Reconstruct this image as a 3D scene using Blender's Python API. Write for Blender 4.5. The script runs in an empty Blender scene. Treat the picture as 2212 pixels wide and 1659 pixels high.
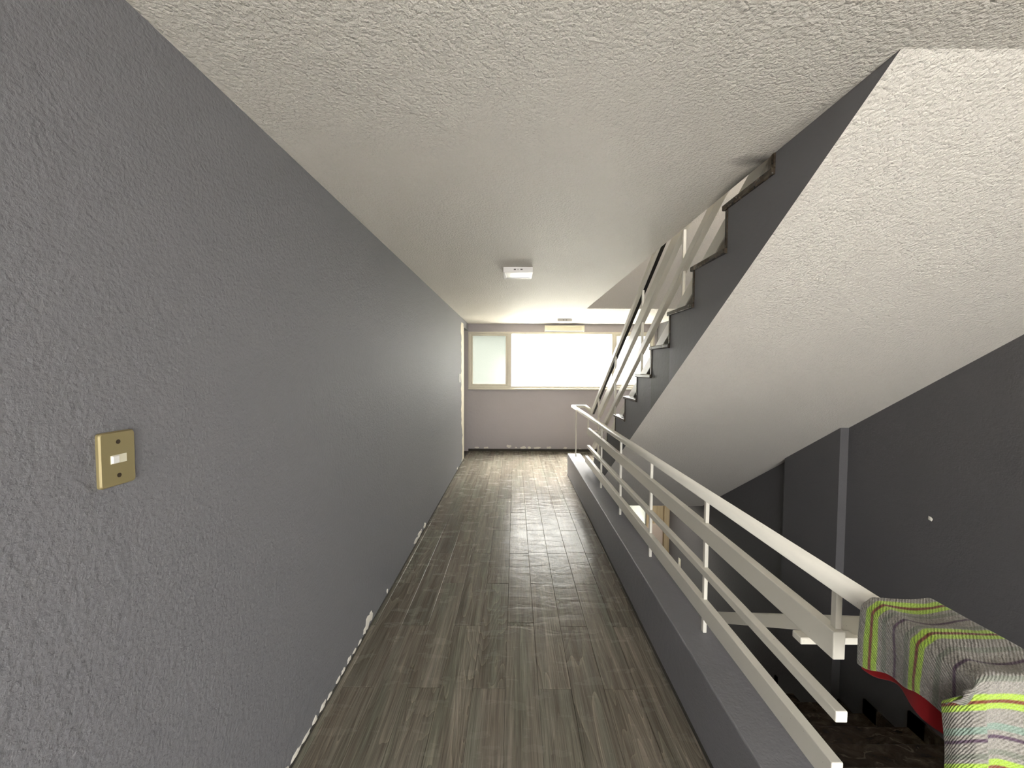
import bpy, bmesh, math, random
from mathutils import Vector, Matrix
random.seed(7)
SC = bpy.context.scene
COL = SC.collection

# ------------------------------------------------------------------ camera
EYE = 1.435
F_PX, PT, YW, RL = 860.0, .04068, -.00716, -.00351
def cam_matrix():
    c, s = math.cos(YW), math.sin(YW); cp, sp = math.cos(PT), math.sin(PT); cr, sr = math.cos(RL), math.sin(RL)
    r0 = Vector((c, -s, 0)); u0 = Vector((s*sp, c*sp, cp)); f = Vector((s*cp, c*cp, -sp))
    r = cr*r0 - sr*u0; u = sr*r0 + cr*u0
    m = Matrix.Identity(4)
    for i in range(3):
        m[i][0], m[i][1], m[i][2] = r[i], u[i], -f[i]
    m[2][3] = EYE
    return m
cd = bpy.data.cameras.new('camera'); cam = bpy.data.objects.new('camera', cd); COL.objects.link(cam)
cam.matrix_world = cam_matrix()
cd.sensor_width = 36; cd.sensor_fit = 'HORIZONTAL'; cd.lens = 36*F_PX/2212; cd.clip_start = .02
SC.camera = cam
# ------------------------------------------------------------------ sky, exposure, portals
w = bpy.data.worlds.new('overcast_sky'); SC.world = w; w.use_nodes = True
bg = w.node_tree.nodes['Background']; bg.inputs['Color'].default_value = (1.0, .985, .965, 1); bg.inputs['Strength'].default_value = 4.5
SC.view_settings.view_transform = 'Standard'; SC.view_settings.look = 'None'
SC.view_settings.gamma = 1; SC.view_settings.use_curve_mapping = False
SC.view_settings.exposure = 1.68
SC.cycles.diffuse_bounces = 8; SC.cycles.max_bounces = 14; SC.cycles.transparent_max_bounces = 12
SC.cycles.use_denoising = True
sl = bpy.data.lights.new('veiled_sun', 'SUN'); sl.energy = 62; sl.angle = math.radians(64); sl.color = (1, .97, .92)
so = bpy.data.objects.new('veiled_sun', sl); COL.objects.link(so); so.location = (-2, 12, 9)
so.rotation_euler = Vector((.05, -.45, -.90)).to_track_quat('-Z', 'Y').to_euler()
def portal(name, c, sx, sz, rotx):
    l = bpy.data.lights.new(name, 'AREA'); l.shape = 'RECTANGLE'; l.size = sx; l.size_y = sz
    l.cycles.is_portal = True
    o = bpy.data.objects.new(name, l); COL.objects.link(o); o.location = c; o.rotation_euler = (rotx, 0, 0)
# light from an area lamp goes along its -Z: rotx=+90 deg sends it to +Y, -90 deg to -Y
YF, YB = 6.80, -1.9                    # far wall, wall behind the camera
portal('portal_far', (.785, YF+.16, 1.555), 3.1, .96, -math.pi/2)
BW = (-.75, 2.36, .06, 1.80)             # window behind the camera
portal('portal_behind', ((BW[0]+BW[1])/2, YB-.16, (BW[2]+BW[3])/2), BW[1]-BW[0], BW[3]-BW[2], math.pi/2)
portal('portal_upper', ((BW[0]+BW[1])/2, YB-.16, 2.5026+1.1), BW[1]-BW[0], 1.9, math.pi/2)

# ------------------------------------------------------------------ dimensions
XL = -.7973; CZ = 2.1814; FF = 2.5026          # left wall, ceiling, storey height
XP0, XP1, ZP = .7119, .884, .2867              # parapet
XS, XW = .898, 2.41                            # stringer plane, right wall
TR, RI = .3026, .1848; YN, ZN = 1.749, 2.133   # nosing k: (YN + k TR, ZN - k RI)
MS = RI/TR

# ------------------------------------------------------------------ helpers
def link(o, parent=None):
    COL.objects.link(o)
    if parent: o.parent = parent
    return o
def obj(name, bm, mats, parent=None, smooth=False, loc=None):
    me = bpy.data.meshes.new(name); bm.normal_update(); bm.to_mesh(me); bm.free()
    for m in (mats if isinstance(mats, (list, tuple)) else [mats]): me.materials.append(m)
    if smooth:
        for p in me.polygons: p.use_smooth = True
    o = bpy.data.objects.new(name, me)
    if loc: o.location = loc
    return link(o, parent)
def thing(name, label, cat, loc=(0, 0, 0), group=None):
    o = bpy.data.objects.new(name, None); o.location = loc; o.empty_display_size = .1; link(o)
    return tag(o, label, cat, group)
def tag(o, label, cat, group=None):
    o['label'] = label; o['category'] = cat
    if group: o['group'] = group
    return o
def struct(o): o['kind'] = 'structure'; return o
def box(bm, x0, x1, y0, y1, z0, z1, bev=0, seg=1, mi=0):
    vs = [bm.verts.new(p) for p in ((x0,y0,z0),(x1,y0,z0),(x1,y1,z0),(x0,y1,z0),(x0,y0,z1),(x1,y0,z1),(x1,y1,z1),(x0,y1,z1))]
    fs = [bm.faces.new([vs[i] for i in q]) for q in ((3,2,1,0),(4,5,6,7),(0,1,5,4),(1,2,6,5),(2,3,7,6),(3,0,4,7))]
    for f in fs: f.material_index = mi
    if bev:
        es = {e for f in fs for e in f.edges}
        bmesh.ops.bevel(bm, geom=list(es), offset=bev, segments=seg, affect='EDGES', profile=.5)
    return fs
def B(*a, **k):
    bm = bmesh.new(); box(bm, *a, **k); return bm
def boxes(lst, bev=0):
    bm = bmesh.new()
    for b in lst: box(bm, *b, bev=bev)
    return bm
def sweep(bm, pts, prof, up=Vector((0,0,1)), mi=0):
    """closed profile (list of (side, height)) swept along a polyline with mitred corners"""
    pts = [Vector(p) for p in pts]; rings = []
    for i, p in enumerate(pts):
        d0 = (p-pts[i-1]).normalized() if i else None
        d1 = (pts[i+1]-p).normalized() if i < len(pts)-1 else None
        if d0 is None: d0 = d1
        if d1 is None: d1 = d0
        t = (d0+d1).normalized(); side = d0.cross(up).normalized(); h = side.cross(d0).normalized()
        ring = []
        for a, b in prof:
            q = side*a + h*b
            k = -q.dot(t)/d0.dot(t)
            ring.append(bm.verts.new(p+q+d0*k))
        rings.append(ring)
    n = len(prof)
    for r0, r1 in zip(rings, rings[1:]):
        for j in range(n): bm.faces.new((r0[j], r0[(j+1)%n], r1[(j+1)%n], r1[j])).material_index = mi
    bm.faces.new(rings[0]).material_index = mi; bm.faces.new(rings[-1][::-1]).material_index = mi
    bmesh.ops.recalc_face_normals(bm, faces=bm.faces[:])
def rrect(w, h, r, n=4):
    out = []
    for cx, cy, a0 in ((w/2-r, h/2-r, 0), (-w/2+r, h/2-r, 90), (-w/2+r, -h/2+r, 180), (w/2-r, -h/2+r, 270)):
        for i in range(n+1):
            a = math.radians(a0+90*i/n); out.append((cx+r*math.cos(a), cy+r*math.sin(a)))
    return out
def cyl(bm, p0, p1, r, n=12):
    prof = [(r*math.cos(2*math.pi*i/n), r*math.sin(2*math.pi*i/n)) for i in range(n)]
    d = (Vector(p1)-Vector(p0)).normalized()
    sweep(bm, [p0, p1], prof, up=Vector((0,1,0)) if abs(d.z) > .9 else Vector((0,0,1)))

# ------------------------------------------------------------------ materials
def srgb(r, g, b):
    f = lambda v: (v/255/12.92) if v/255 <= .04045 else ((v/255+.055)/1.055)**2.4
    return (f(r), f(g), f(b), 1)
class M:
    def __init__(s, name, color=(.5,.5,.5,1), rough=.5, metal=0, spec=.5):
        s.m = bpy.data.materials.new(name); s.m.use_nodes = True; s.nt = s.m.node_tree; s.b = s.nt.nodes['Principled BSDF']
        s.b.inputs['Base Color'].default_value = color; s.b.inputs['Roughness'].default_value = rough
        s.b.inputs['Metallic'].default_value = metal; s.b.inputs['Specular IOR Level'].default_value = spec
    def n(s, t, **kw):
        nd = s.nt.nodes.new(t)
        for k, v in kw.items():
            if k in nd.inputs: nd.inputs[k].default_value = v
            else: setattr(nd, k, v)
        return nd
    def l(s, a, b): s.nt.links.new(a, b)
    def coord(s, kind='Object', scale=(1,1,1), loc=(0,0,0)):
        t = s.n('ShaderNodeTexCoord'); mp = s.n('ShaderNodeMapping'); mp.inputs['Scale'].default_value = scale; mp.inputs['Location'].default_value = loc
        s.l(t.outputs[kind], mp.inputs['Vector']); return mp.outputs['Vector']
    def pos(s, scale=(1,1,1)):
        g = s.n('ShaderNodeNewGeometry'); mp = s.n('ShaderNodeMapping'); mp.inputs['Scale'].default_value = scale
        s.l(g.outputs['Position'], mp.inputs['Vector']); return mp.outputs['Vector']
    def noise(s, vec, scale, detail=2, rough=.5, dist=0):
        nd = s.n('ShaderNodeTexNoise'); nd.inputs['Scale'].default_value = scale; nd.inputs['Detail'].default_value = detail
        nd.inputs['Roughness'].default_value = rough; nd.inputs['Distortion'].default_value = dist
        s.l(vec, nd.inputs['Vector']); return nd.outputs['Fac']
    def ramp(s, fac, stops, interp='LINEAR'):
        r = s.n('ShaderNodeValToRGB'); r.color_ramp.interpolation = interp
        e = r.color_ramp.elements
        while len(e) < len(stops): e.new(.5)
        for el, (p, c) in zip(e, stops):
            el.position = p; el.color = c if len(c) == 4 else (*c, 1)
        s.l(fac, r.inputs['Fac']); return r.outputs['Color']
    def mix(s, fac, a, b, mode='MIX'):
        m = s.n('ShaderNodeMix', data_type='RGBA', blend_type=mode)
        for sock, v in ((m.inputs[0], fac), (m.inputs[6], a), (m.inputs[7], b)):
            if hasattr(v, 'is_linked') or isinstance(v, bpy.types.NodeSocket): s.l(v, sock)
            else: sock.default_value = v
        return m.outputs[2]
    def math(s, op, a, b=0, c=0):
        m = s.n('ShaderNodeMath', operation=op)
        for sock, v in zip(m.inputs, (a, b, c)):
            if isinstance(v, bpy.types.NodeSocket): s.l(v, sock)
            else: sock.default_value = v
        return m.outputs[0]
    def bump(s, h, strength=.5, dist=.002, prev=None):
        b = s.n('ShaderNodeBump'); b.inputs['Strength'].default_value = strength; b.inputs['Distance'].default_value = dist
        s.l(h, b.inputs['Height'])
        if prev is not None: s.l(prev, b.inputs['Normal'])
        s.l(b.outputs['Normal'], s.b.inputs['Normal']); return b.outputs['Normal']
    def col(s, c): s.l(c, s.b.inputs['Base Color'])

def wall_paint(name, c, rough, b1, b2, scale=70, mott=.12):
    m = M(name, c, rough, spec=.13)
    v = m.pos()
    f1 = m.noise(v, scale, 4, .6); f2 = m.noise(v, scale*.3, 3, .6)
    n1 = m.bump(f1, b1, .0048); m.bump(f2, b2, .007, n1)
    big = m.noise(v, 1.6, 3, .6)
    m.col(m.mix(m.math('MULTIPLY', big, mott*2), c, tuple(x*.72 for x in c[:3])+(1,)))
    return m
GREY = (.205, .206, .220, 1)
wall_l = wall_paint('grey_roller_paint', GREY, .6, .95, .5, 100)
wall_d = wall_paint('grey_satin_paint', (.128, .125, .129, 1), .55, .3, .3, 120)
wall_far = wall_paint('grey_violet_paint', (.46, .43, .445, 1), .45, .2, .25, 80)
WHITE_C = (.74, .705, .65, 1)
def white_stipple(name, stain=False):
    m = M(name, WHITE_C, .6, spec=.35)
    v = m.pos()
    vo = m.n('ShaderNodeTexVoronoi', feature='F1'); vo.inputs['Scale'].default_value = 92; vo.inputs['Randomness'].default_value = 1
    vv = m.n('ShaderNodeVectorMath', operation='ADD'); m.l(v, vv.inputs[0]); nn = m.n('ShaderNodeTexNoise'); nn.inputs['Scale'].default_value = 60; m.l(v, nn.inputs['Vector'])
    sc_ = m.n('ShaderNodeVectorMath', operation='SCALE'); sc_.inputs['Scale'].default_value = .012; m.l(nn.outputs['Color'], sc_.inputs[0]); m.l(sc_.outputs[0], vv.inputs[1]); m.l(vv.outputs[0], vo.inputs['Vector'])
    r1 = m.math('ADD', m.math('SUBTRACT', 1, vo.outputs['Distance']), m.noise(v, 220, 3, .6))
    f2 = m.noise(v, 5, 2)
    n1 = m.bump(r1, .85, .0048); m.bump(f2, .3, .012, n1)
    big = m.noise(v, 1.1, 3, .6)
    c = m.mix(m.math('MULTIPLY', big, .22), WHITE_C, (.60, .57, .52, 1))
    if stain:   # soot smudge on the ceiling beside the top of the flight
        g = m.n('ShaderNodeNewGeometry'); s3 = m.n('ShaderNodeSeparateXYZ'); m.l(g.outputs['Position'], s3.inputs[0])
        dx = m.math('DIVIDE', m.math('SUBTRACT', s3.outputs[0], .90), .14); dy = m.math('DIVIDE', m.math('SUBTRACT', s3.outputs[1], 1.47), .06)
        d = m.math('SQRT', m.math('ADD', m.math('MULTIPLY', dx, dx), m.math('MULTIPLY', dy, dy)))
        d = m.math('ADD', d, m.math('MULTIPLY', m.math('SUBTRACT', m.noise(v, 14, 3), .5), .5))
        dx2 = m.math('DIVIDE', m.math('SUBTRACT', s3.outputs[0], .905), .05); dy2 = m.math('DIVIDE', m.math('SUBTRACT', s3.outputs[1], 1.62), .30)
        d2 = m.math('SQRT', m.math('ADD', m.math('MULTIPLY', dx2, dx2), m.math('MULTIPLY', dy2, dy2)))
        k = m.math('MAXIMUM', m.math('SUBTRACT', 1, d), m.math('SUBTRACT', 1, d2)); k = m.math('MAXIMUM', k, 0)
        c = m.mix(m.math('MULTIPLY', m.math('MINIMUM', k, 1), .93), c, (.035, .028, .02, 1))
    m.col(c)
    return m
ceil_m = white_stipple('white_stipple_ceiling', True); soffit_m = white_stipple('white_stipple_soffit')
white_plain = M('white_paint', (.74, .715, .67, 1), .55).m

rail_m = M('cream_enamel', (.75, .725, .645, 1), .36)
v = rail_m.pos(); f = rail_m.noise(v, 60, 3); rail_m.bump(f, .12, .002)
ch = rail_m.ramp(rail_m.noise(v, 95, 3, .65), [(.72, (.75,.725,.645)), (.76, (.16,.14,.11))]); rail_m.col(ch)
rail_m = rail_m.m
groove_shade_m = M('groove_shade_black', (.012, .009, .008, 1), .6).m  # near-black strip painted in for the shade inside the handrail channel
cream_m = M('cream_window_enamel', (.66, .62, .52, 1), .4)
cream_m.bump(cream_m.noise(cream_m.pos(), 40, 3), .2, .002); cream_m = cream_m.m
plaster_m = M('bare_plaster', (.78, .75, .68, 1), .85)
plaster_m.bump(plaster_m.noise(plaster_m.pos(), 160, 3), .6, .004); plaster_m = plaster_m.m
grime_m = M('grimy_joint', (.05, .045, .035, 1), .8)
grime_m.bump(grime_m.noise(grime_m.pos(), 90, 3), .6, .004); grime_m = grime_m.m

def marble():
    m = M('brown_marble', (.04,.03,.022,1), .22)
    v = m.pos((1, 1.6, 1))
    warp = m.noise(v, 3, 3, .6)
    veins = m.n('ShaderNodeTexWave', wave_type='BANDS', bands_direction='DIAGONAL'); veins.inputs['Scale'].default_value = 3.2; veins.inputs['Distortion'].default_value = 16
    veins.inputs['Detail'].default_value = 4; veins.inputs['Detail Scale'].default_value = 1.6; m.l(v, veins.inputs['Vector'])
    base = m.ramp(m.noise(v, 7, 5, .65, 1.2), [(.3, (.022,.014,.009)), (.5, (.055,.040,.026)), (.72, (.12,.094,.066))])
    vm = m.ramp(veins.outputs['Fac'], [(.90, (0,0,0)), (.99, (1,1,1))])
    brk = m.ramp(m.noise(v, 9, 3, .6), [(.5, (0,0,0)), (.62, (1,1,1))])
    c = m.mix(m.math('MULTIPLY', vm, m.math('MULTIPLY', brk, .55)), base, (.22, .18, .135, 1))
    m.col(c); return m.m
marble_m = marble()

def plank_mat():
    m = M('grey_oak_vinyl', (.15,.14,.12,1), .3, spec=.14)
    oi = m.n('ShaderNodeObjectInfo'); t = m.n('ShaderNodeTexCoord')
    off = m.n('ShaderNodeCombineXYZ'); m.l(m.math('MULTIPLY', oi.outputs['Random'], 37.), off.inputs[0]); m.l(m.math('MULTIPLY', oi.outputs['Random'], 91.), off.inputs[1])
    add = m.n('ShaderNodeVectorMath', operation='ADD'); m.l(t.outputs['Object'], add.inputs[0]); m.l(off.outputs[0], add.inputs[1])
    def mp(s):
        q = m.n('ShaderNodeMapping'); q.inputs['Scale'].default_value = s; m.l(add.outputs[0], q.inputs['Vector']); return q.outputs[0]
    # cathedral grain: contour lines of a stretched noise field
    fld = m.noise(mp((7.0, .62, 1)), 1, 2, .40, .2)
    rings = m.math('FRACT', m.math('MULTIPLY', fld, 26))
    fine = m.noise(mp((210, 5, 1)), 1, 3, .6)
    streak = m.noise(mp((30, .9, 1)), 1, 4, .6, .3)
    tone = m.noise(mp((9, .8, 1)), 1, 2, .5)
    base = m.ramp(streak, [(.30, (.120,.109,.091)), (.46, (.162,.149,.126)), (.56, (.200,.186,.160)), (.70, (.255,.238,.207))])
    green = m.ramp(tone, [(.38, (1.05,1.0,.95)), (.52, (1.0,.985,.94)), (.64, (.93,.975,.91))])
    c = m.mix(.95, base, green, 'MULTIPLY')
    ringc = m.ramp(rings, [(.0, (1.42,1.40,1.34)), (.12, (1.12,1.11,1.09)), (.45, (.98,.98,.98)), (.86, (.84,.835,.82)), (1., (.74,.73,.71))])
    where = m.ramp(m.noise(mp((3, .6, 1)), 1, 1), [(.36, (.15,)*3), (.6, (.95,)*3)])
    c = m.mix(where, c, ringc, 'MULTIPLY')
    finec = m.ramp(fine, [(.34, (.72,.71,.69)), (.5, (1,1,1)), (.68, (1.24,1.23,1.2))])
    c = m.mix(.9, c, finec, 'MULTIPLY')
    pv = m.math('ADD', .86, m.math('MULTIPLY', oi.outputs['Random'], .28))
    cc = m.n('ShaderNodeCombineColor'); [m.l(pv, cc.inputs[i]) for i in range(3)]
    c = m.mix(1, c, cc.outputs[0], 'MULTIPLY')
    # a dark scuff worn into the boards
    g = m.n('ShaderNodeNewGeometry'); s3 = m.n('ShaderNodeSeparateXYZ'); m.l(g.outputs['Position'], s3.inputs[0])
    sx = m.math('DIVIDE', m.math('ADD', s3.outputs[0], .165), .055); sy = m.math('DIVIDE', m.math('SUBTRACT', s3.outputs[1], 3.515), .022)
    sd = m.math('ADD', m.math('ADD', m.math('MULTIPLY', sx, sx), m.math('MULTIPLY', sy, sy)), m.math('MULTIPLY', m.noise(m.pos(), 60, 3), 1.2))
    c = m.mix(m.math('MULTIPLY', m.math('MAXIMUM', m.math('SUBTRACT', 1.5, sd), 0), .6), c, (.05, .035, .03, 1))
    m.col(c)
    v = m.pos((1.0, 2.6, 1))
    rp = m.noise(v, 4.2, 3, .55, .8); rp2 = m.noise(m.pos((3, 1.2, 1)), 16, 2, .5)
    n1 = m.bump(rp, .5, .0065); n2 = m.bump(rp2, .15, .001, n1); m.bump(fine, .15, .0004, n2)
    ro = m.ramp(m.noise(m.pos((1.2, 3, 1)), 5, 4, .6), [(.3, (.18,)*3), (.7, (.31,)*3)])
    m.l(ro, m.b.inputs['Roughness'])
    return m.m
plank_m = plank_mat()
sub_m = M('dark_subfloor', (.045, .040, .033, 1), .7).m

brass_m = M('brushed_brass_plate', (.285, .235, .115, 1), .5, .3)
brass_m.bump(brass_m.noise(brass_m.pos((1, 1, 40)), 60, 3), .08, .001); brass_m = brass_m.m
screw_m = M('dark_screw', (.07, .05, .03, 1), .45, .6).m
ivory_m = M('ivory_switch_plastic', (.72, .69, .55, 1), .35).m
whitepl = M('white_switch_plastic', (.8, .79, .76, 1), .35).m
lamp_body = M('white_lamp_housing', (.80, .78, .77, 1), .4).m
lamp_lens = M('grey_lamp_diffuser', (.60, .60, .58, 1), .3).m
batten_body = M('cream_batten_housing', (.78, .75, .60, 1), .4).m
batten_lens = M('yellowed_batten_lens', (.72, .68, .52, 1), .3).m
vent_m = M('dark_vent_slot', (.12, .11, .11, 1), .5).m

def glass_mat(name, trans, tint, haze):
    m = bpy.data.materials.new(name); m.use_nodes = True; nt = m.node_tree; nt.nodes.clear()
    o = nt.nodes.new('ShaderNodeOutputMaterial'); t = nt.nodes.new('ShaderNodeBsdfTransparent'); t.inputs[0].default_value = tint
    tl = nt.nodes.new('ShaderNodeBsdfTranslucent'); tl.inputs[0].default_value = (.85,.86,.82,1)
    g = nt.nodes.new('ShaderNodeBsdfGlossy'); g.inputs['Roughness'].default_value = .15
    m1 = nt.nodes.new('ShaderNodeMixShader'); m1.inputs[0].default_value = haze; m2 = nt.nodes.new('ShaderNodeMixShader'); m2.inputs[0].default_value = .05
    ns = nt.nodes.new('ShaderNodeTexNoise'); ns.inputs['Scale'].default_value = 2.5
    nt.links.new(t.outputs[0], m1.inputs[1]); nt.links.new(tl.outputs[0], m1.inputs[2])
    nt.links.new(m1.outputs[0], m2.inputs[1]); nt.links.new(g.outputs[0], m2.inputs[2]); nt.links.new(m2.outputs[0], o.inputs[0])
    return m
glass_c = glass_mat('hazy_window_glass', 1, (.9,.9,.9,1), .18)
glass_t = glass_mat('tinted_window_glass', 1, (.95,.95,.95,1), .03)
glass_w = glass_mat('milky_glass', 1, (.1,.1,.1,1), .42)
glass_f = glass_mat('obscure_window_glass', 1, (.20,.21,.195,1), .03)
wood_m = M('beige_door_wood', (.50, .40, .25, 1), .45)
wood_m.col(wood_m.ramp(wood_m.noise(wood_m.pos((14, 14, 1)), 2, 3), [(.3, (.42,.33,.20)), (.7, (.55,.45,.29))])); wood_m = wood_m.m
pink_m = M('pinkish_door_panel', (.62, .52, .44, 1), .5).m
concrete_m = M('bounce_render', (.25, .247, .238, 1), .8).m

# ------------------------------------------------------------------ room shell
def wall_boxes(name, lst, m, parent=None):
    return struct(obj(name, boxes(lst), m, parent)) if parent is None else obj(name, boxes(lst), m, parent)
ZB, ZT = -2.62, 4.80
DY0, DZ = 6.15, 2.063      # door opening in the left wall
wl = wall_boxes('wall_left', [(XL-.14, XL, YB, DY0, ZB, FF), (XL-.14, XL, DY0, YF, DZ, FF), (XL-.14, XL, DY0, YF, ZB, -.32)], wall_l.m)
struct(obj('wall_alcove', boxes([(XL-1.5, XL-1.36, DY0-.6, YF, -.32, CZ+.3), (XL-1.36, XL-.14, DY0-.6, DY0-.46, -.32, CZ+.3)]), wall_far.m))
wx0, wx1, wz0, wz1 = XL+.001, 2.367, 1.064, 2.046
wb = wall_boxes('wall_back', [
    (XL-1.5, XW+.15, YF, YF+.15, wz1, FF+.9), (XL-1.5, XW+.15, YF, YF+.15, -.32, wz0),
    (XL-1.5, wx0, YF, YF+.15, wz0, wz1), (wx1, XW+.15, YF, YF+.15, wz0, wz1),
    (XL-.14, XW+.15, YF, YF+.15, FF+2.05, ZT), (XL-.14, XL+.1, YF, YF+.15, FF+.9, FF+2.05)], wall_far.m)
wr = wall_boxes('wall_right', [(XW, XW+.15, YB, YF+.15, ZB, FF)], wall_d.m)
wall_boxes('wall_right.001', [(XW, XW+.15, YB, YF+.15, FF, ZT)], white_plain)  # unseen upper walls, made white to brighten the underside overhead
wall_boxes('wall_left.001', [(XL-.14, XL, YB, YF, FF, ZT)], white_plain)
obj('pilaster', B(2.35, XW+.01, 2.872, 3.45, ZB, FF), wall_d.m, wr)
struct(obj('wall_front', boxes([
    (XL-.14, XW+.15, YB-.15, YB, ZB, BW[2]), (XL-.14, XW+.15, YB-.15, YB, BW[3], FF+.15), (XL-.14, XW+.15, YB-.15, YB, FF+2.05, ZT),
    (XL-.14, BW[0], YB-.15, YB, BW[2], BW[3]), (BW[1], XW+.15, YB-.15, YB, BW[2], BW[3]),
    (XL-.14, BW[0], YB-.15, YB, FF+.15, FF+2.05), (BW[1], XW+.15, YB-.15, YB, FF+.15, FF+2.05)]), wall_l.m))
YS0, YS1 = .9665, 5.044     # stairwell opening, near and far edge
def slab(name, z0, z1, m, top=None):
    fs = boxes([(XL-1.36 if False else XL, XS-.001, YB, YF, z0, z1), (XS-.001, XW, YB, YS0, z0, z1), (XS-.001, XW, YS1, YF, z0, z1)])
    return struct(obj(name, fs, m))
slab('floor', -.32, -.005, sub_m)
slab('ceiling', CZ, FF-.003, ceil_m.m)
struct(obj('ceiling.001', B(XL, XW, YB, YF, CZ+FF, CZ+FF+.12), soffit_m.m))
struct(obj('floor.001', B(XL, XW, YB, YF, -FF-.12, -FF), sub_m))
struct(obj('floor.002', B(XL-1.36, XL, DY0-.46, YF, -.3, -.002), sub_m))
struct(obj('ceiling.002', B(XL-1.36, XL-.14, DY0-.46, YF, CZ, CZ+.15), white_plain))
struct(obj('ceiling.003', boxes([(XL, XS-.001, YB, YF, -.3235, -.321), (XS-.001, XW, YB, YS0, -.3235, -.321), (XS-.001, XW, YS1, YF, -.3235, -.321)]), soffit_m.m))
# lower far wall with the door
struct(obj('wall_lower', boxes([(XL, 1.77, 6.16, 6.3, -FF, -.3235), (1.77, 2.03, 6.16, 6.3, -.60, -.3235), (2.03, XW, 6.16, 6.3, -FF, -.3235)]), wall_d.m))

# parapet beside the stairwell
pp = struct(obj('wall_parapet', B(XP0, XP1, .60, 5.32, -.005, ZP, bev=.006, seg=2), wall_paint('parapet_paint', (.235,.233,.25,1), .4, .3, .35, 90).m))
# the strip of exposed adhesive where skirting has been taken off
def strip(name, x0, x1, y0, y1, z0, z1):
    return struct(obj(name, B(x0, x1, y0, y1, z0, z1), grime_m))
strip('baseboard_back', XL, XW, YF-.006, YF, 0, .042)
strip('baseboard_left', XL, XL+.004, .2, 6.14, 0, .012)
strip('baseboard_right', XP0-.004, XP0, .6, 5.31, 0, .016)

# ------------------------------------------------------------------ floor planks, each a part of the floor
floor = bpy.data.objects['floor']
PW, PL = .147, .868; X0 = -.037
mesh_cache = {}
def plank(x0, x1, y0, y1, dz=0, tilt=True):
    g = .00045
    key = (round(x1-x0, 3), round(y1-y0, 3))
    if key not in mesh_cache:
        bm = bmesh.new(); hx, hy = (x1-x0)/2-g, (y1-y0)/2-g
        c = min(.0016, hx*.3)
        lo = [bm.verts.new((sx*hx, sy*hy, -.004)) for sx, sy in ((-1,-1),(1,-1),(1,1),(-1,1))]
        mi = [bm.verts.new((sx*hx, sy*hy, -.0012)) for sx, sy in ((-1,-1),(1,-1),(1,1),(-1,1))]
        hi = [bm.verts.new((sx*(hx-c), sy*(hy-c), 0)) for sx, sy in ((-1,-1),(1,-1),(1,1),(-1,1))]
        for a, b in ((lo, mi), (mi, hi)):
            for i in range(4): bm.faces.new((a[i], a[(i+1)%4], b[(i+1)%4], b[i]))
        bm.faces.new(hi); bm.faces.new(lo[::-1])
        me = bpy.data.meshes.new('plank'); bm.to_mesh(me); bm.free(); me.materials.append(plank_m)
        mesh_cache[key] = me
    o = bpy.data.objects.new('plank', mesh_cache[key]); o.location = ((x0+x1)/2, (y0+y1)/2, dz)
    if tilt: o.rotation_euler = (random.uniform(-.0012, .0012), random.uniform(-.0018, .0018)*min(1, .1/(x1-x0)), 0)
    o.parent = floor; COL.objects.link(o); return o
def cut(segs, y0, y1):
    return [(max(a, y0), min(b, y1)) for a, b in segs if min(b, y1)-max(a, y0) > .02]
for k in range(-7, 19):
    xa, xb = X0+k*PW, X0+(k+1)*PW
    ph = 1.727 if k % 2 else 2.159      # column k=-1 has its end joint at 1.727
    rows = [(ph+PL*j, ph+PL*(j+1)) for j in range(-4, 7)]
    for za, zb, ya, yb in ((XL, XP0, YB+.3, YF), (XP0, XW, 5.325, YF), (XP0, XW, YB+.3, .60-.004)):
        a, b = max(xa, za), min(xb, zb)
        if b-a < .006: continue
        for (p, q) in cut(rows, ya, yb):
            if k == 0 and abs(q-2.159) < .01 and za == XL:      # broken end of one plank
                plank(a, b, p, q); continue
            if k == 0 and abs(p-2.159) < .01 and za == XL:
                plank(a, b, p+.032, q); plank(a, b, p, p+.032, dz=-.0022, tilt=False); continue
            plank(a, b, p, q)

# chips of bare plaster along the foot of the walls (parts of the wall they are in)
def chip(parent, c, axis, wd, ht, seed):
    rnd = random.Random(seed); bm = bmesh.new(); n = 11
    ring0, ring1 = [], []
    for i in range(n):
        a = 2*math.pi*i/n; r = 1+rnd.uniform(-.38, .3)
        s, t = math.cos(a)*wd/2*r, math.sin(a)*ht/2*r
        for ring, d, k in ((ring0, 0, 1), (ring1, .0035, .72)):
            p = Vector((d, s*k, t*k)) if axis == 'x' else Vector((s*k, -d, t*k))
            ring.append(bm.verts.new(p))
    mid = bm.verts.new(Vector((.005, 0, 0)) if axis == 'x' else Vector((0, -.005, 0)))
    for i in range(n):
        bm.faces.new((ring0[i], ring0[(i+1)%n], ring1[(i+1)%n], ring1[i])); bm.faces.new((ring1[i], ring1[(i+1)%n], mid))
    bmesh.ops.recalc_face_normals(bm, faces=bm.faces[:])
    obj('plaster_chip', bm, plaster_m, parent, loc=c)
for i, (x, z, wd, ht) in enumerate([(-.655,.062,.075,.035), (-.49,.058,.09,.04), (-.10,.085,.075,.065), (.02,.062,.05,.03), (.155,.068,.11,.06), (.25,.062,.06,.04), (.385,.06,.12,.045), (.59,.064,.11,.05), (.87,.06,.07,.045), (1.13,.03,.17,.045)]):
    chip(wb, (x, YF+.0005, z), 'y', wd, ht, i)
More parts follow.
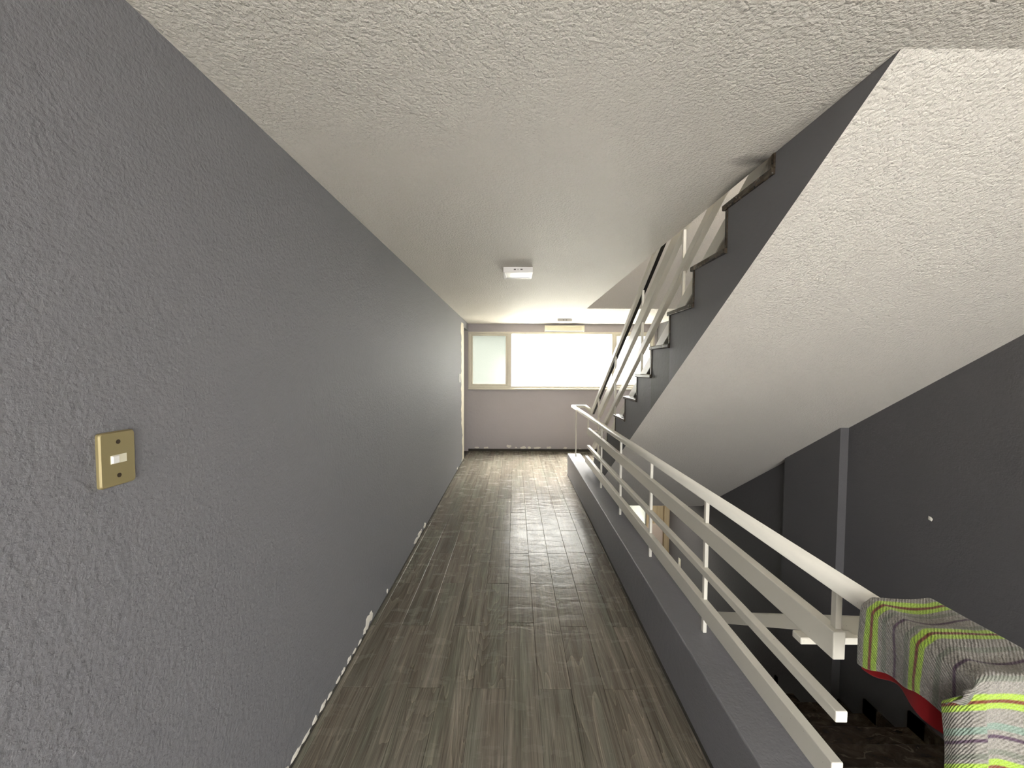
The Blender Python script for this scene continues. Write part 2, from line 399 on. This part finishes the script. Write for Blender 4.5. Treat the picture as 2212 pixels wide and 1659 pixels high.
for i, (y, z, wd, ht) in enumerate([(1.28,.014,.06,.026), (1.33,.02,.05,.03), (1.40,.018,.07,.028), (1.47,.016,.07,.022), (1.53,.02,.05,.03), (1.60,.02,.075,.034), (1.66,.014,.05,.02), (1.745,.016,.06,.024), (1.80,.016,.05,.024),
        (1.865,.022,.06,.026), (1.93,.016,.05,.022), (2.0,.014,.05,.02), (2.07,.028,.05,.035), (2.115,.045,.075,.07), (2.16,.05,.05,.06), (2.44,.03,.025,.03), (3.17,.03,.12,.045), (3.30,.034,.17,.05), (3.48,.03,.11,.045), (5.5,.03,.1,.03), (6.0,.03,.12,.03)]):
    chip(wl, (XL-.0005, y, z), 'x', wd, ht, 40+i)
# raw plaster margin beside the door opening
bm = bmesh.new(); rnd = random.Random(3); N = 40; L0, L1 = [], []
for i in range(N+1):
    z = .03+(2.11-.03)*i/N; e = 5.90+rnd.uniform(-.045, .045)+(.12 if z < .5 else 0)
    L0.append((e, z)); L1.append((DY0+.002, z))
ra = [[bm.verts.new((XL+d, y, z)) for y, z in L] for d, L in ((0, L0), (.004, [(y+.006, z) for y, z in L0]), (.004, L1))]
for r0, r1 in zip(ra, ra[1:]):
    for i in range(N): bm.faces.new((r0[i], r0[i+1], r1[i+1], r1[i]))
bmesh.ops.recalc_face_normals(bm, faces=bm.faces[:])
obj('plaster_margin', bm, M('cream_plaster', (.62,.57,.47,1), .7).m, wl)
d1 = struct(obj('door_1', boxes([(XL-.15, XL+.006, DY0-.002, DY0+.03, 0, DZ), (XL-.15, XL-.09, DY0+.03, YF, DZ-.03, DZ)]), cream_m))
# small bare spot high on the stair wall
chip(wr, (XW-.0005, 2.29, .572), 'x', .03, .026, 99); bpy.data.objects[wr.children[-1].name].rotation_euler = (0, 0, math.pi)

# ------------------------------------------------------------------ far window
win = bpy.data.objects.new('window_1', None); link(win); struct(win)
YW0, YW1 = YF-.012, YF+.06
fr = obj('window_frame', boxes([(wx0, wx1, YW0, YW1, wz0+.022, wz0+.06), (wx0, wx1, YW0, YW1, wz1-.035, wz1),
    (wx0, wx0+.04, YW0+.002, YW1, wz0+.06, wz1-.035), (wx1-.045, wx1, YW0+.002, YW1, wz0+.06, wz1-.035),
    (-.125, -.058, YW0+.002, YW1, wz0+.06, wz1-.035), (1.645, 1.70, YW0+.002, YW1, wz0+.06, wz1-.035)], .004), cream_m, win)
obj('window_sill', B(wx0, wx1, YF-.03, YF+.02, wz0-.002, wz0+.022, bev=.004), cream_m, win)
def sash(x0, x1, z0, z1, gl, wd=.034):
    s = obj('window_sash', boxes([(x0, x1, YW0+.012, YW1-.01, z0, z0+wd), (x0, x1, YW0+.012, YW1-.01, z1-wd, z1), (x0, x0+wd, YW0+.013, YW1-.01, z0+wd, z1-wd), (x1-wd, x1, YW0+.013, YW1-.01, z0+wd, z1-wd)], .003), cream_m, win)
    obj('window_pane', B(x0+wd-.004, x1-wd+.004, YF+.024, YF+.029, z0+wd-.004, z1-wd+.004), gl, s); return s
s1 = sash(wx0+.04, -.125, wz0+.06, wz1-.035, glass_f)
obj('window_latch', boxes([(-.155, -.135, YW0-.012, YW0+.012, 1.55, 1.61), (-.15, -.14, YW0-.03, YW0-.012, 1.57, 1.585)], .002), cream_m, s1)
sash(1.70, wx1-.045, wz0+.06, wz1-.035, glass_c)
obj('window_pane', B(-.062, 1.649, YF+.024, YF+.029, wz0+.056, wz1-.031), glass_c, win)
win2 = bpy.data.objects.new('window_2', None); link(win2); struct(win2)
mid = (BW[0]+BW[1])/2
obj('window_frame', boxes([(BW[0], BW[1], YB-.1, YB-.04, BW[2], BW[2]+.05), (BW[0], BW[1], YB-.1, YB-.04, BW[3]-.05, BW[3]), (BW[0], BW[0]+.05, YB-.1, YB-.04, BW[2]+.05, BW[3]-.05), (BW[1]-.05, BW[1], YB-.1, YB-.04, BW[2]+.05, BW[3]-.05), (mid-.025, mid+.025, YB-.1, YB-.04, BW[2]+.05, BW[3]-.05)]), cream_m, win2)
obj('window_pane', B(BW[0]+.04, mid-.02, YB-.075, YB-.07, BW[2]+.04, BW[3]-.04), glass_t, win2)
obj('window_pane', B(mid+.02, BW[1]-.04, YB-.075, YB-.07, BW[2]+.04, BW[3]-.04), glass_t, win2)

# ------------------------------------------------------------------ outside
struct(obj('ground', B(-30, 30, YF+.6, 50, -FF-1.2, -FF-1.0), M('outside_ground', (.16, .16, .13, 1), .9).m))
struct(obj('bounce_terrace', B(-6, 8, YB-9, YB-.16, -.25, -.06), concrete_m))  # unseen slab added to bounce daylight up through the window behind the camera

# ------------------------------------------------------------------ flights of stairs
side_w = wall_paint('stringer_grey', (.178, .177, .186, 1), .5, .15, .2, 90)
g = side_w.n('ShaderNodeNewGeometry'); s3 = side_w.n('ShaderNodeSeparateXYZ'); side_w.l(g.outputs['Position'], s3.inputs[0])
pa = side_w.math('MULTIPLY', side_w.math('GREATER_THAN', s3.outputs[1], 2.325), side_w.math('LESS_THAN', s3.outputs[1], 2.632))   # patch touched up in a darker grey
side_w.col(side_w.mix(side_w.math('MULTIPLY', pa, .8), (.178, .177, .186, 1), (.115, .118, .112, 1))); side_m = side_w.m
def make_flight(dz, label, group=None):
    t = thing('staircase', label, 'staircase', (0, 0, dz), group)
    nos = [(YN+k*TR, ZN-k*RI) for k in range(-2, 12)]
    th, ov = .024, .034
    sof = lambda y: CZ-(y-YS0)*(CZ+.3212)/(YS1-YS0)
    cols = []                                   # (y far, y near, level of the concrete under each tread)
    for k in range(11, -3, -1):
        yf = YS1 if k == 11 else YN+k*TR-ov
        yn = YS0 if k == -2 else YN+(k-1)*TR-ov
        cols.append((yf, yn, ZN-k*RI-th))
    bm = bmesh.new()
    for yf, yn, z in cols:
        q = [[bm.verts.new((x, y, zz)) for y, zz in ((yf, sof(yf)), (yn, sof(yn)), (yn, z), (yf, z))] for x in (XS, XW-.001)]
        bm.faces.new(q[0]); bm.faces.new(q[1][::-1])
        bm.faces.new((q[0][0], q[1][0], q[1][1], q[0][1])).material_index = 1
        bm.faces.new((q[0][2], q[1][2], q[1][3], q[0][3]))
        zb = sof(yf) if yf == YS1 else z-RI
        a, b = [bm.verts.new((x, yf, zb)) for x in (XS, XW-.001)]
        if yf != YS1: bm.faces.new((q[0][3], q[1][3], b, a))
        else: bm.faces.new((q[0][3], q[1][3], q[1][0], q[0][0])); bm.verts.remove(a); bm.verts.remove(b)
    q = [bm.verts.new(p) for p in ((XS, YS0, CZ), (XW-.001, YS0, CZ), (XW-.001, YS0, FF-th), (XS, YS0, FF-th))]
    bm.faces.new(q)
    bmesh.ops.remove_doubles(bm, verts=bm.verts[:], dist=.0004)
    bmesh.ops.recalc_face_normals(bm, faces=bm.faces[:])
    obj('stair_body', bm, [side_m, soffit_m.m], t)
    tm = rm = None
    for k in range(-2, 12):
        y, z = YN+k*TR, ZN-k*RI
        yn = YN+(k-1)*TR-ov if k > -2 else YS0
        if tm is None or k in (-2,):
            o = obj('tread', B(XS-.012, XW-.002, yn-y, 0, -th, 0, bev=.005, seg=2), marble_m, t, loc=(0, y, z)); tm = None if k == -2 else o.data
        else:
            o = bpy.data.objects.new('tread', tm); o.location = (0, y, z); link(o, t)
        h = RI-th if k < 11 else z-th
        if rm is None or k == 11:
            o = obj('riser', B(XS-.004, XW-.002, -ov, -ov+.018, -h, 0, bev=.002), marble_m, t, loc=(0, y, z-th))
            if k < 11: rm = o.data
        else:
            o = bpy.data.objects.new('riser', rm); o.location = (0, y, z-th); link(o, t)
    return t
make_flight(0, 'flight of brown marble steps rising from the far landing, white underside and grey side')
make_flight(-FF, 'dark marble flight going down behind the railing towards the lower floor')
make_flight(FF, 'next flight overhead, its white underside seen through the ceiling opening')
# dark skirting along the wall of the flight that goes down
lowf = [o for o in bpy.data.objects if o.name.startswith('staircase') and abs(o.location.z+FF) < .01][0]
bm = bmesh.new()
for k in range(-2, 11):
    y, z = YN+k*TR, ZN-k*RI
    box(bm, XW-.014, XW, y-TR-.034, y+.002, z, z+.10)
    box(bm, XW-.014, XW, y-.10, y+.002, z-RI, z+.10)
obj('stair_skirting', bm, marble_m, lowf)

# ------------------------------------------------------------------ railings
HP = rrect(.046, .044, .016, 4)
def sloped(bm, x0, x1, c_top, c_bot, y0, y1, dz=0):
    """bar that follows the stair pitch: z = c - MS*y, cut plumb at both ends"""
    def P(x, y, c): return bm.verts.new((x, y, c-MS*y+dz))
    r = [[P(x0, y, c_bot), P(x1, y, c_bot), P(x1, y, c_top), P(x0, y, c_top)] for y in (y0, y1)]
    for i in range(4): bm.faces.new((r[0][i], r[0][(i+1)%4], r[1][(i+1)%4], r[1][i]))
    bm.faces.new(r[0]); bm.faces.new(r[1][::-1])
    bmesh.ops.recalc_face_normals(bm, faces=bm.faces[:])
    bmesh.ops.bevel(bm, geom=bm.edges[:], offset=.0025, segments=2, affect='EDGES')
RX0, RX1 = .8085, .8385; HZ = .8915
rl = thing('corridor_railing', 'long cream metal railing standing on the low grey parapet', 'railing', (0, 0, 0))
bm = bmesh.new()
sweep(bm, [(.825, .80, HZ), (.825, 5.64, HZ), (1.005, 5.64, HZ), (.965, 4.93, HZ-.004)], HP)
obj('handrail', bm, rail_m, rl, True)
bm = bmesh.new(); sweep(bm, [(.825, .80, HZ), (.825, .695, HZ), (.915, .695, HZ), (.915, .82, HZ), (.958, .95, HZ-.075)], HP)
obj('handrail_return', bm, rail_m, rl, True)
RY0, RY1 = .985, 4.43
for nm, z1, z0, ya, yb in (('upper_rail', EYE-.6646, EYE-.7366, RY0, RY1), ('middle_rail', EYE-.8586, EYE-.888, RY0-.015, RY1), ('lower_rail', EYE-1.0, EYE-1.0733, RY0-.008, RY1+.10)):
    obj(nm, B(RX0, RX1, ya, yb, z0, z1, bev=.0025, seg=2), rail_m, rl)
PY = [1.006+.694*k for k in range(7)]
for k, y in enumerate(PY):
    z0 = ZP if k not in (0, 5) else EYE-.70
    x = .822
    if k == 6:
        bm = bmesh.new(); cyl(bm, (.80, y, z0), (.80, y, HZ), .0085, 10); cyl(bm, (.80, y, z0), (.80, y, z0+.006), .016, 10); obj('post', bm, rail_m, rl)
    else:
        obj('post', B(x, x+.0158, y-.009, y+.009, z0, HZ-.02, bev=.0015), rail_m, rl)
obj('bracket', B(.785, .952, 1.065, 1.10, EYE-.7366-.018, EYE-.7366+.001, bev=.002), rail_m, rl)
bm = bmesh.new(); cyl(bm, (.815, 4.22, .765), (.95, 4.22, .768), .006, 8); obj('tie_bar', bm, rail_m, rl)

SX0, SX1 = .945, .978
HX0, HX1 = .940, .986
def stair_railing(dz, label, y0, y1, rows=True):
    t = thing('stair_railing', label, 'railing', (0, 0, dz))
    bm = bmesh.new(); sloped(bm, HX0, HX1, 3.915, 3.862, y0, y1); h = obj('handrail', bm, rail_m, t)
    bm = bmesh.new(); sloped(bm, .9595, HX1-.002, 3.8635, 3.8595, y0+.01, y1-.004); obj('groove_shade', bm, groove_shade_m, h)
    yb = max(y0, 1.25)
    for nm, a, b, yy0, yy1 in () if not rows else (('upper_rail', 3.72, 3.62, yb, y1-.42), ('middle_rail', 3.445, 3.388, yb, y1-.05), ('lower_rail', 3.235, 3.147, yb, y1+.02)):
        bm = bmesh.new(); sloped(bm, SX0, SX1, a, b, yy0, yy1); obj(nm, bm, rail_m, t)
    for y in (1.55, 2.30, 3.02, 3.80, 4.55) if rows else (3.02, 3.80, 4.55):
        # each post stands on the tread below it
        k = math.ceil((y-YN)/TR+.0001)
        zt = ZN-k*RI
        obj('post', B(SX0+.006, SX1-.010, y-.008, y+.008, zt, 3.865-MS*y, bev=.0015), rail_m, t)
    return t
stair_railing(0, 'sloping cream railing on the flight going up, four parallel bars', .75, 4.91)
stair_railing(-FF, 'sloping cream railing descending behind the corridor railing into the stairwell', .945, 4.91, False)

# ------------------------------------------------------------------ lamps on the ceiling and wall
def led_panel(x, y, label):
    t = thing('ceiling_light', label, 'lamp', (x, y, CZ), 'square surface lamps on the corridor ceiling')
    obj('lamp_housing', boxes([(-.11, .11, -.11, -.09, -.039, 0), (-.11, .11, .09, .11, -.039, 0), (-.11, -.09, -.09, .09, -.039, 0), (.09, .11, -.09, .09, -.039, 0), (-.09, .09, -.09, .09, -.02, 0)], .0015), lamp_body, t)
    obj('diffuser', B(-.09, .09, -.09, .09, -.036, -.018), lamp_lens, t)
    for xx, wd in ((-.023, .016), (0, .004), (.026, .016)):
        obj('vent_slot', B(xx-wd/2, xx+wd/2, -.1108, -.1095, -.021, -.013), vent_m, t)
led_panel(.02, 3.095, 'square white surface lamp nearer the camera on the ceiling')
led_panel(.757, 6.2, 'small square surface lamp far down the ceiling near the window')
t = thing('fluorescent_fixture', 'cream rectangular light fixture on the far wall above the window', 'lamp', (.832, YF, 2.10))
obj('fixture_body', B(-.328, .328, -.085, 0, -.047, .047, bev=.004), batten_body, t)
obj('fixture_lens', B(-.29, .29, -.093, -.083, -.030, .030, bev=.003), batten_lens, t)
obj('end_cap', B(-.332, -.318, -.089, 0, -.050, .050, bev=.002), batten_body, t); obj('end_cap', B(.318, .332, -.089, 0, -.050, .050, bev=.002), batten_body, t)

# ------------------------------------------------------------------ switches
t = thing('light_switch', 'brass switch plate with ivory rocker on the left wall near the camera', 'switch', (XL, .781, 1.252))
bm = bmesh.new(); pr = rrect(.071, .108, .006, 4)
lo, mi_, hi = [[bm.verts.new((d, a*k, b*(1-(1-k)*.65))) for a, b in pr] for d, k in ((-.004, 1), (.0055, 1), (.0085, .94))]
for r0, r1 in ((lo, mi_), (mi_, hi)):
    for i in range(len(pr)): bm.faces.new((r0[i], r0[(i+1)%len(pr)], r1[(i+1)%len(pr)], r1[i]))
bm.faces.new(hi); bm.faces.new(lo[::-1]); bmesh.ops.recalc_face_normals(bm, faces=bm.faces[:])
obj('plate', bm, brass_m, t)
obj('rocker_frame', B(.004, .0090, -.0165, .0170, -.0095, .0085, bev=.001), ivory_m, t)
obj('rocker', B(.008, .0125, -.0150, -.0015, -.0078, .0068, bev=.001), whitepl, t)
for z in (.0335, -.0335):
    bm = bmesh.new(); cyl(bm, (.006, .0, z), (.0088, .0, z), .0045, 12); obj('screw', bm, screw_m, t)
t = thing('light_switch', 'small white switch plate on the left wall beside the far doorway', 'switch', (XL, 5.70, 1.283))
obj('plate', B(-.002, .012, -.036, .036, -.06, .06, bev=.003), whitepl, t); obj('rocker', B(.010, .016, -.012, .012, -.02, .02, bev=.002), whitepl, t)
t = thing('light_switch', 'pale switch plate on the dark wall of the lower floor beside the door', 'switch', (XW, 5.70, -1.39))
obj('plate', B(-.008, .004, -.036, .036, -.06, .06, bev=.003), ivory_m, t)
for z in (.028, -.028): obj('rocker', B(-.012, -.006, -.014, .014, z-.014, z+.014, bev=.002), whitepl, t)

# ------------------------------------------------------------------ door on the lower floor
d2 = bpy.data.objects.new('door_2', None); link(d2); struct(d2)
obj('door_frame', boxes([(2.330, 2.409, 6.10, 6.16, -FF, -.5), (1.72, 2.33, 6.10, 6.16, -.56, -.5)], .003), wood_m, d2)
obj('door_leaf', B(2.062, 2.322, 6.125, 6.158, -FF, -.56, bev=.003), wood_m, d2)
obj('lower_panel', B(2.08, 2.31, 6.112, 6.127, -FF+.15, -.98, bev=.012, seg=3), pink_m, d2)
obj('side_panel', B(1.745, 2.052, 6.135, 6.143, -FF, -.56), glass_w, d2)
dl = bpy.data.lights.new('lower_hall_fill', 'AREA'); dl.energy = 3.2; dl.size = .2; dl.color = (1, .93, .82)  # added fill light to brighten the lower door, no fixture here
do = bpy.data.objects.new('lower_hall_fill', dl); COL.objects.link(do); do.location = (1.75, 5.45, -.34)

# ------------------------------------------------------------------ striped cloth over the railing corner
def cloth_mat():
    m = M('striped_wool', (.36, .34, .31, 1), .95, spec=.15)
    t = m.n('ShaderNodeTexCoord'); sp = m.n('ShaderNodeSeparateXYZ'); m.l(t.outputs['UV'], sp.inputs[0])
    s = sp.outputs[0]; v = sp.outputs[1]
    base = m.ramp(m.noise(t.outputs['UV'], 160, 4, .7), [(.3, (.20,.188,.168)), (.7, (.37,.35,.315))])
    wig = m.math('MULTIPLY', m.math('SUBTRACT', m.noise(t.outputs['UV'], 14, 2), .5), .006)
    ss = m.math('ADD', s, wig)
    grain = m.ramp(m.noise(t.outputs['UV'], 420, 2, .6), [(.35, (.55,.55,.55)), (.65, (1.15,1.15,1.15))])
    c = base
    def band(c, centre, half, colr):
        d = m.math('ABSOLUTE', m.math('SUBTRACT', ss, centre))
        k = m.n('ShaderNodeMapRange'); k.inputs['From Min'].default_value = half-.0012; k.inputs['From Max'].default_value = half+.0012
        k.inputs['To Min'].default_value = .95; k.inputs['To Max'].default_value = 0; m.l(d, k.inputs['Value'])
        return m.mix(k.outputs[0], c, colr)
    for g in (.030, .127, .272, .385):
        c = band(c, g, .0135, (.36, .54, .065, 1)); c = band(c, g, .0030, (.17, .025, .03, 1))
    for p in (.078, .190, .335):
        c = band(c, p, .0028, (.085, .05, .085, 1))
    for p in (.056, .105, .165, .232, .36):
        c = band(c, p, .0045, (.19, .20, .165, 1))
    c = band(c, .318, .006, (.22, .30, .25, 1))
    c = m.mix(.8, c, grain, 'MULTIPLY'); m.col(c)
    w = m.n('ShaderNodeTexWave', wave_type='BANDS', bands_direction='DIAGONAL'); w.inputs['Scale'].default_value = 95; w.inputs['Distortion'].default_value = 2.5; w.inputs['Detail'].default_value = 2
    m.l(t.outputs['UV'], w.inputs['Vector'])
    n1 = m.bump(w.outputs['Fac'], .55, .0022); m.bump(m.noise(t.outputs['UV'], 300, 3), .5, .0018, n1)
    m.b.inputs['Sheen Weight'].default_value = .25
    return m.m
def sstep(a, b, x):
    t = min(1, max(0, (x-a)/(b-a))); return t*t*(3-2*t)
CTOP = .926
def cloth_point(s, v, W=.150):
    """s along the rail (0 far end), v across: negative = flap hanging on the corridor side"""
    y0, sf = .880, .218
    wav = .0035*math.sin(s*58+.6)+.002*math.sin(s*127)
    fr = sstep(sf-.012, sf+.012, s)
    over = max(0, s-sf)
    # spine over the front bar
    R = .014
    if s < sf: y, zt = y0-s, CTOP
    else:
        a = min(1, over/(R*1.57)); y = y0-sf-R*math.sin(a*1.57); zt = CTOP-R*(1-math.cos(a*1.57))-max(0, over-R*1.57)
        y -= .010*sstep(.03, .16, over)
    topz = .0
    if 0 <= v <= W:
        q = v/W
        sag = -.012*math.sin(math.pi*q)*(1-fr)*(.6+.5*math.sin(s*33))
        rnd = -.010*(1-min(1, q/.10))**2*(1-fr) - .008*(1-min(1, (1-q)/.10))**2*(1-fr)
        x = .792+v; z = zt+sag+rnd+wav*(1-fr)*math.sin(math.pi*min(1, q*1.3))
        yy = y+fr*(.012*math.sin(v*42+.8)*sstep(.02, .12, over))
        return (x, yy, z)
    if v < 0:
        d = -v; down = sstep(0, .016, d)
        phi = sstep(sf-.01, sf+.05, s)*.85
        out = .006*down+.010*math.sin(s*48+1.2)*min(1, d/.08)*(1-phi)
        x = .792-.010*down-out*.5 - phi*(.020*sstep(0, .05, d)) + .0
        z = zt-.010*(1-fr)-max(0, d-.004)*math.cos(phi) ; yy = y+d*math.sin(phi)*.85
        return (x, yy, z)
    d = v-W
    return (.792+W+.012*sstep(0, .016, d), y, zt-.008*(1-fr)-max(0, d-.004))
def cloth_mesh(fn, s0, s1, ns, vs, flap=None):
    bm = bmesh.new(); uv = bm.loops.layers.uv.new('UVMap'); g = []; P = {}
    for i in range(ns+1):
        s = s0+(s1-s0)*i/ns; row = []
        for v in vs:
            vv = v*flap(s) if (v < 0 and flap) else v
            q = bm.verts.new(fn(s, vv)); P[q] = (s, vv+.2); row.append(q)
        g.append(row)
    for i in range(ns):
        for j in range(len(vs)-1):
            f = bm.faces.new((g[i][j], g[i][j+1], g[i+1][j+1], g[i+1][j]))
            for lp in f.loops: lp[uv].uv = P[lp.vert]
    return bm
vs = [-1+i/22 for i in range(22)]+[i*.150/30 for i in range(31)]+[.150+.13*i/14 for i in range(1, 15)]
def flap_len(s):
    t = s
    return .150-.32*min(t, .125) + .004*math.sin(s*75) if s < .2 else .112-.042*sstep(.21, .26, s)
def wool(name, bm, m, thick):
    o = obj(name, bm, m, None, True)
    md = o.modifiers.new('thickness', 'SOLIDIFY'); md.thickness = thick; md.offset = 1
    md2 = o.modifiers.new('smooth', 'SUBSURF'); md2.levels = 1; md2.render_levels = 1
    return o
o = wool('striped_blanket', cloth_mesh(cloth_point, 0, .46, 92, vs, flap_len), cloth_mat(), .005)
tag(o, 'grey woollen cloth with lime green and maroon stripes draped over the railing corner', 'blanket')
red_m = M('red_cloth', (.22, .006, .008, 1), .85, spec=.2)
red_m.bump(red_m.noise(red_m.pos(), 900, 2), .3, .0006); red_m.m.node_tree.nodes['Principled BSDF'].inputs['Sheen Weight'].default_value = .05
def red_point(s, v):
    x, y, z = cloth_point(s, v)
    if v < 0: x += .007; x += .004*math.sin(s*40)
    return (x, y, z-.0045)
def red_flap(s): return .155-.035*sstep(.02, .10, s)+.03*sstep(.05, .16, s)
o = wool('red_cloth', cloth_mesh(red_point, .004, .20, 40, [-1+i/16 for i in range(16)]+[i*.14/20 for i in range(21)], red_flap), red_m.m, .002)
tag(o, 'red cloth lying under the striped wool cloth, hanging below its edge', 'cloth')
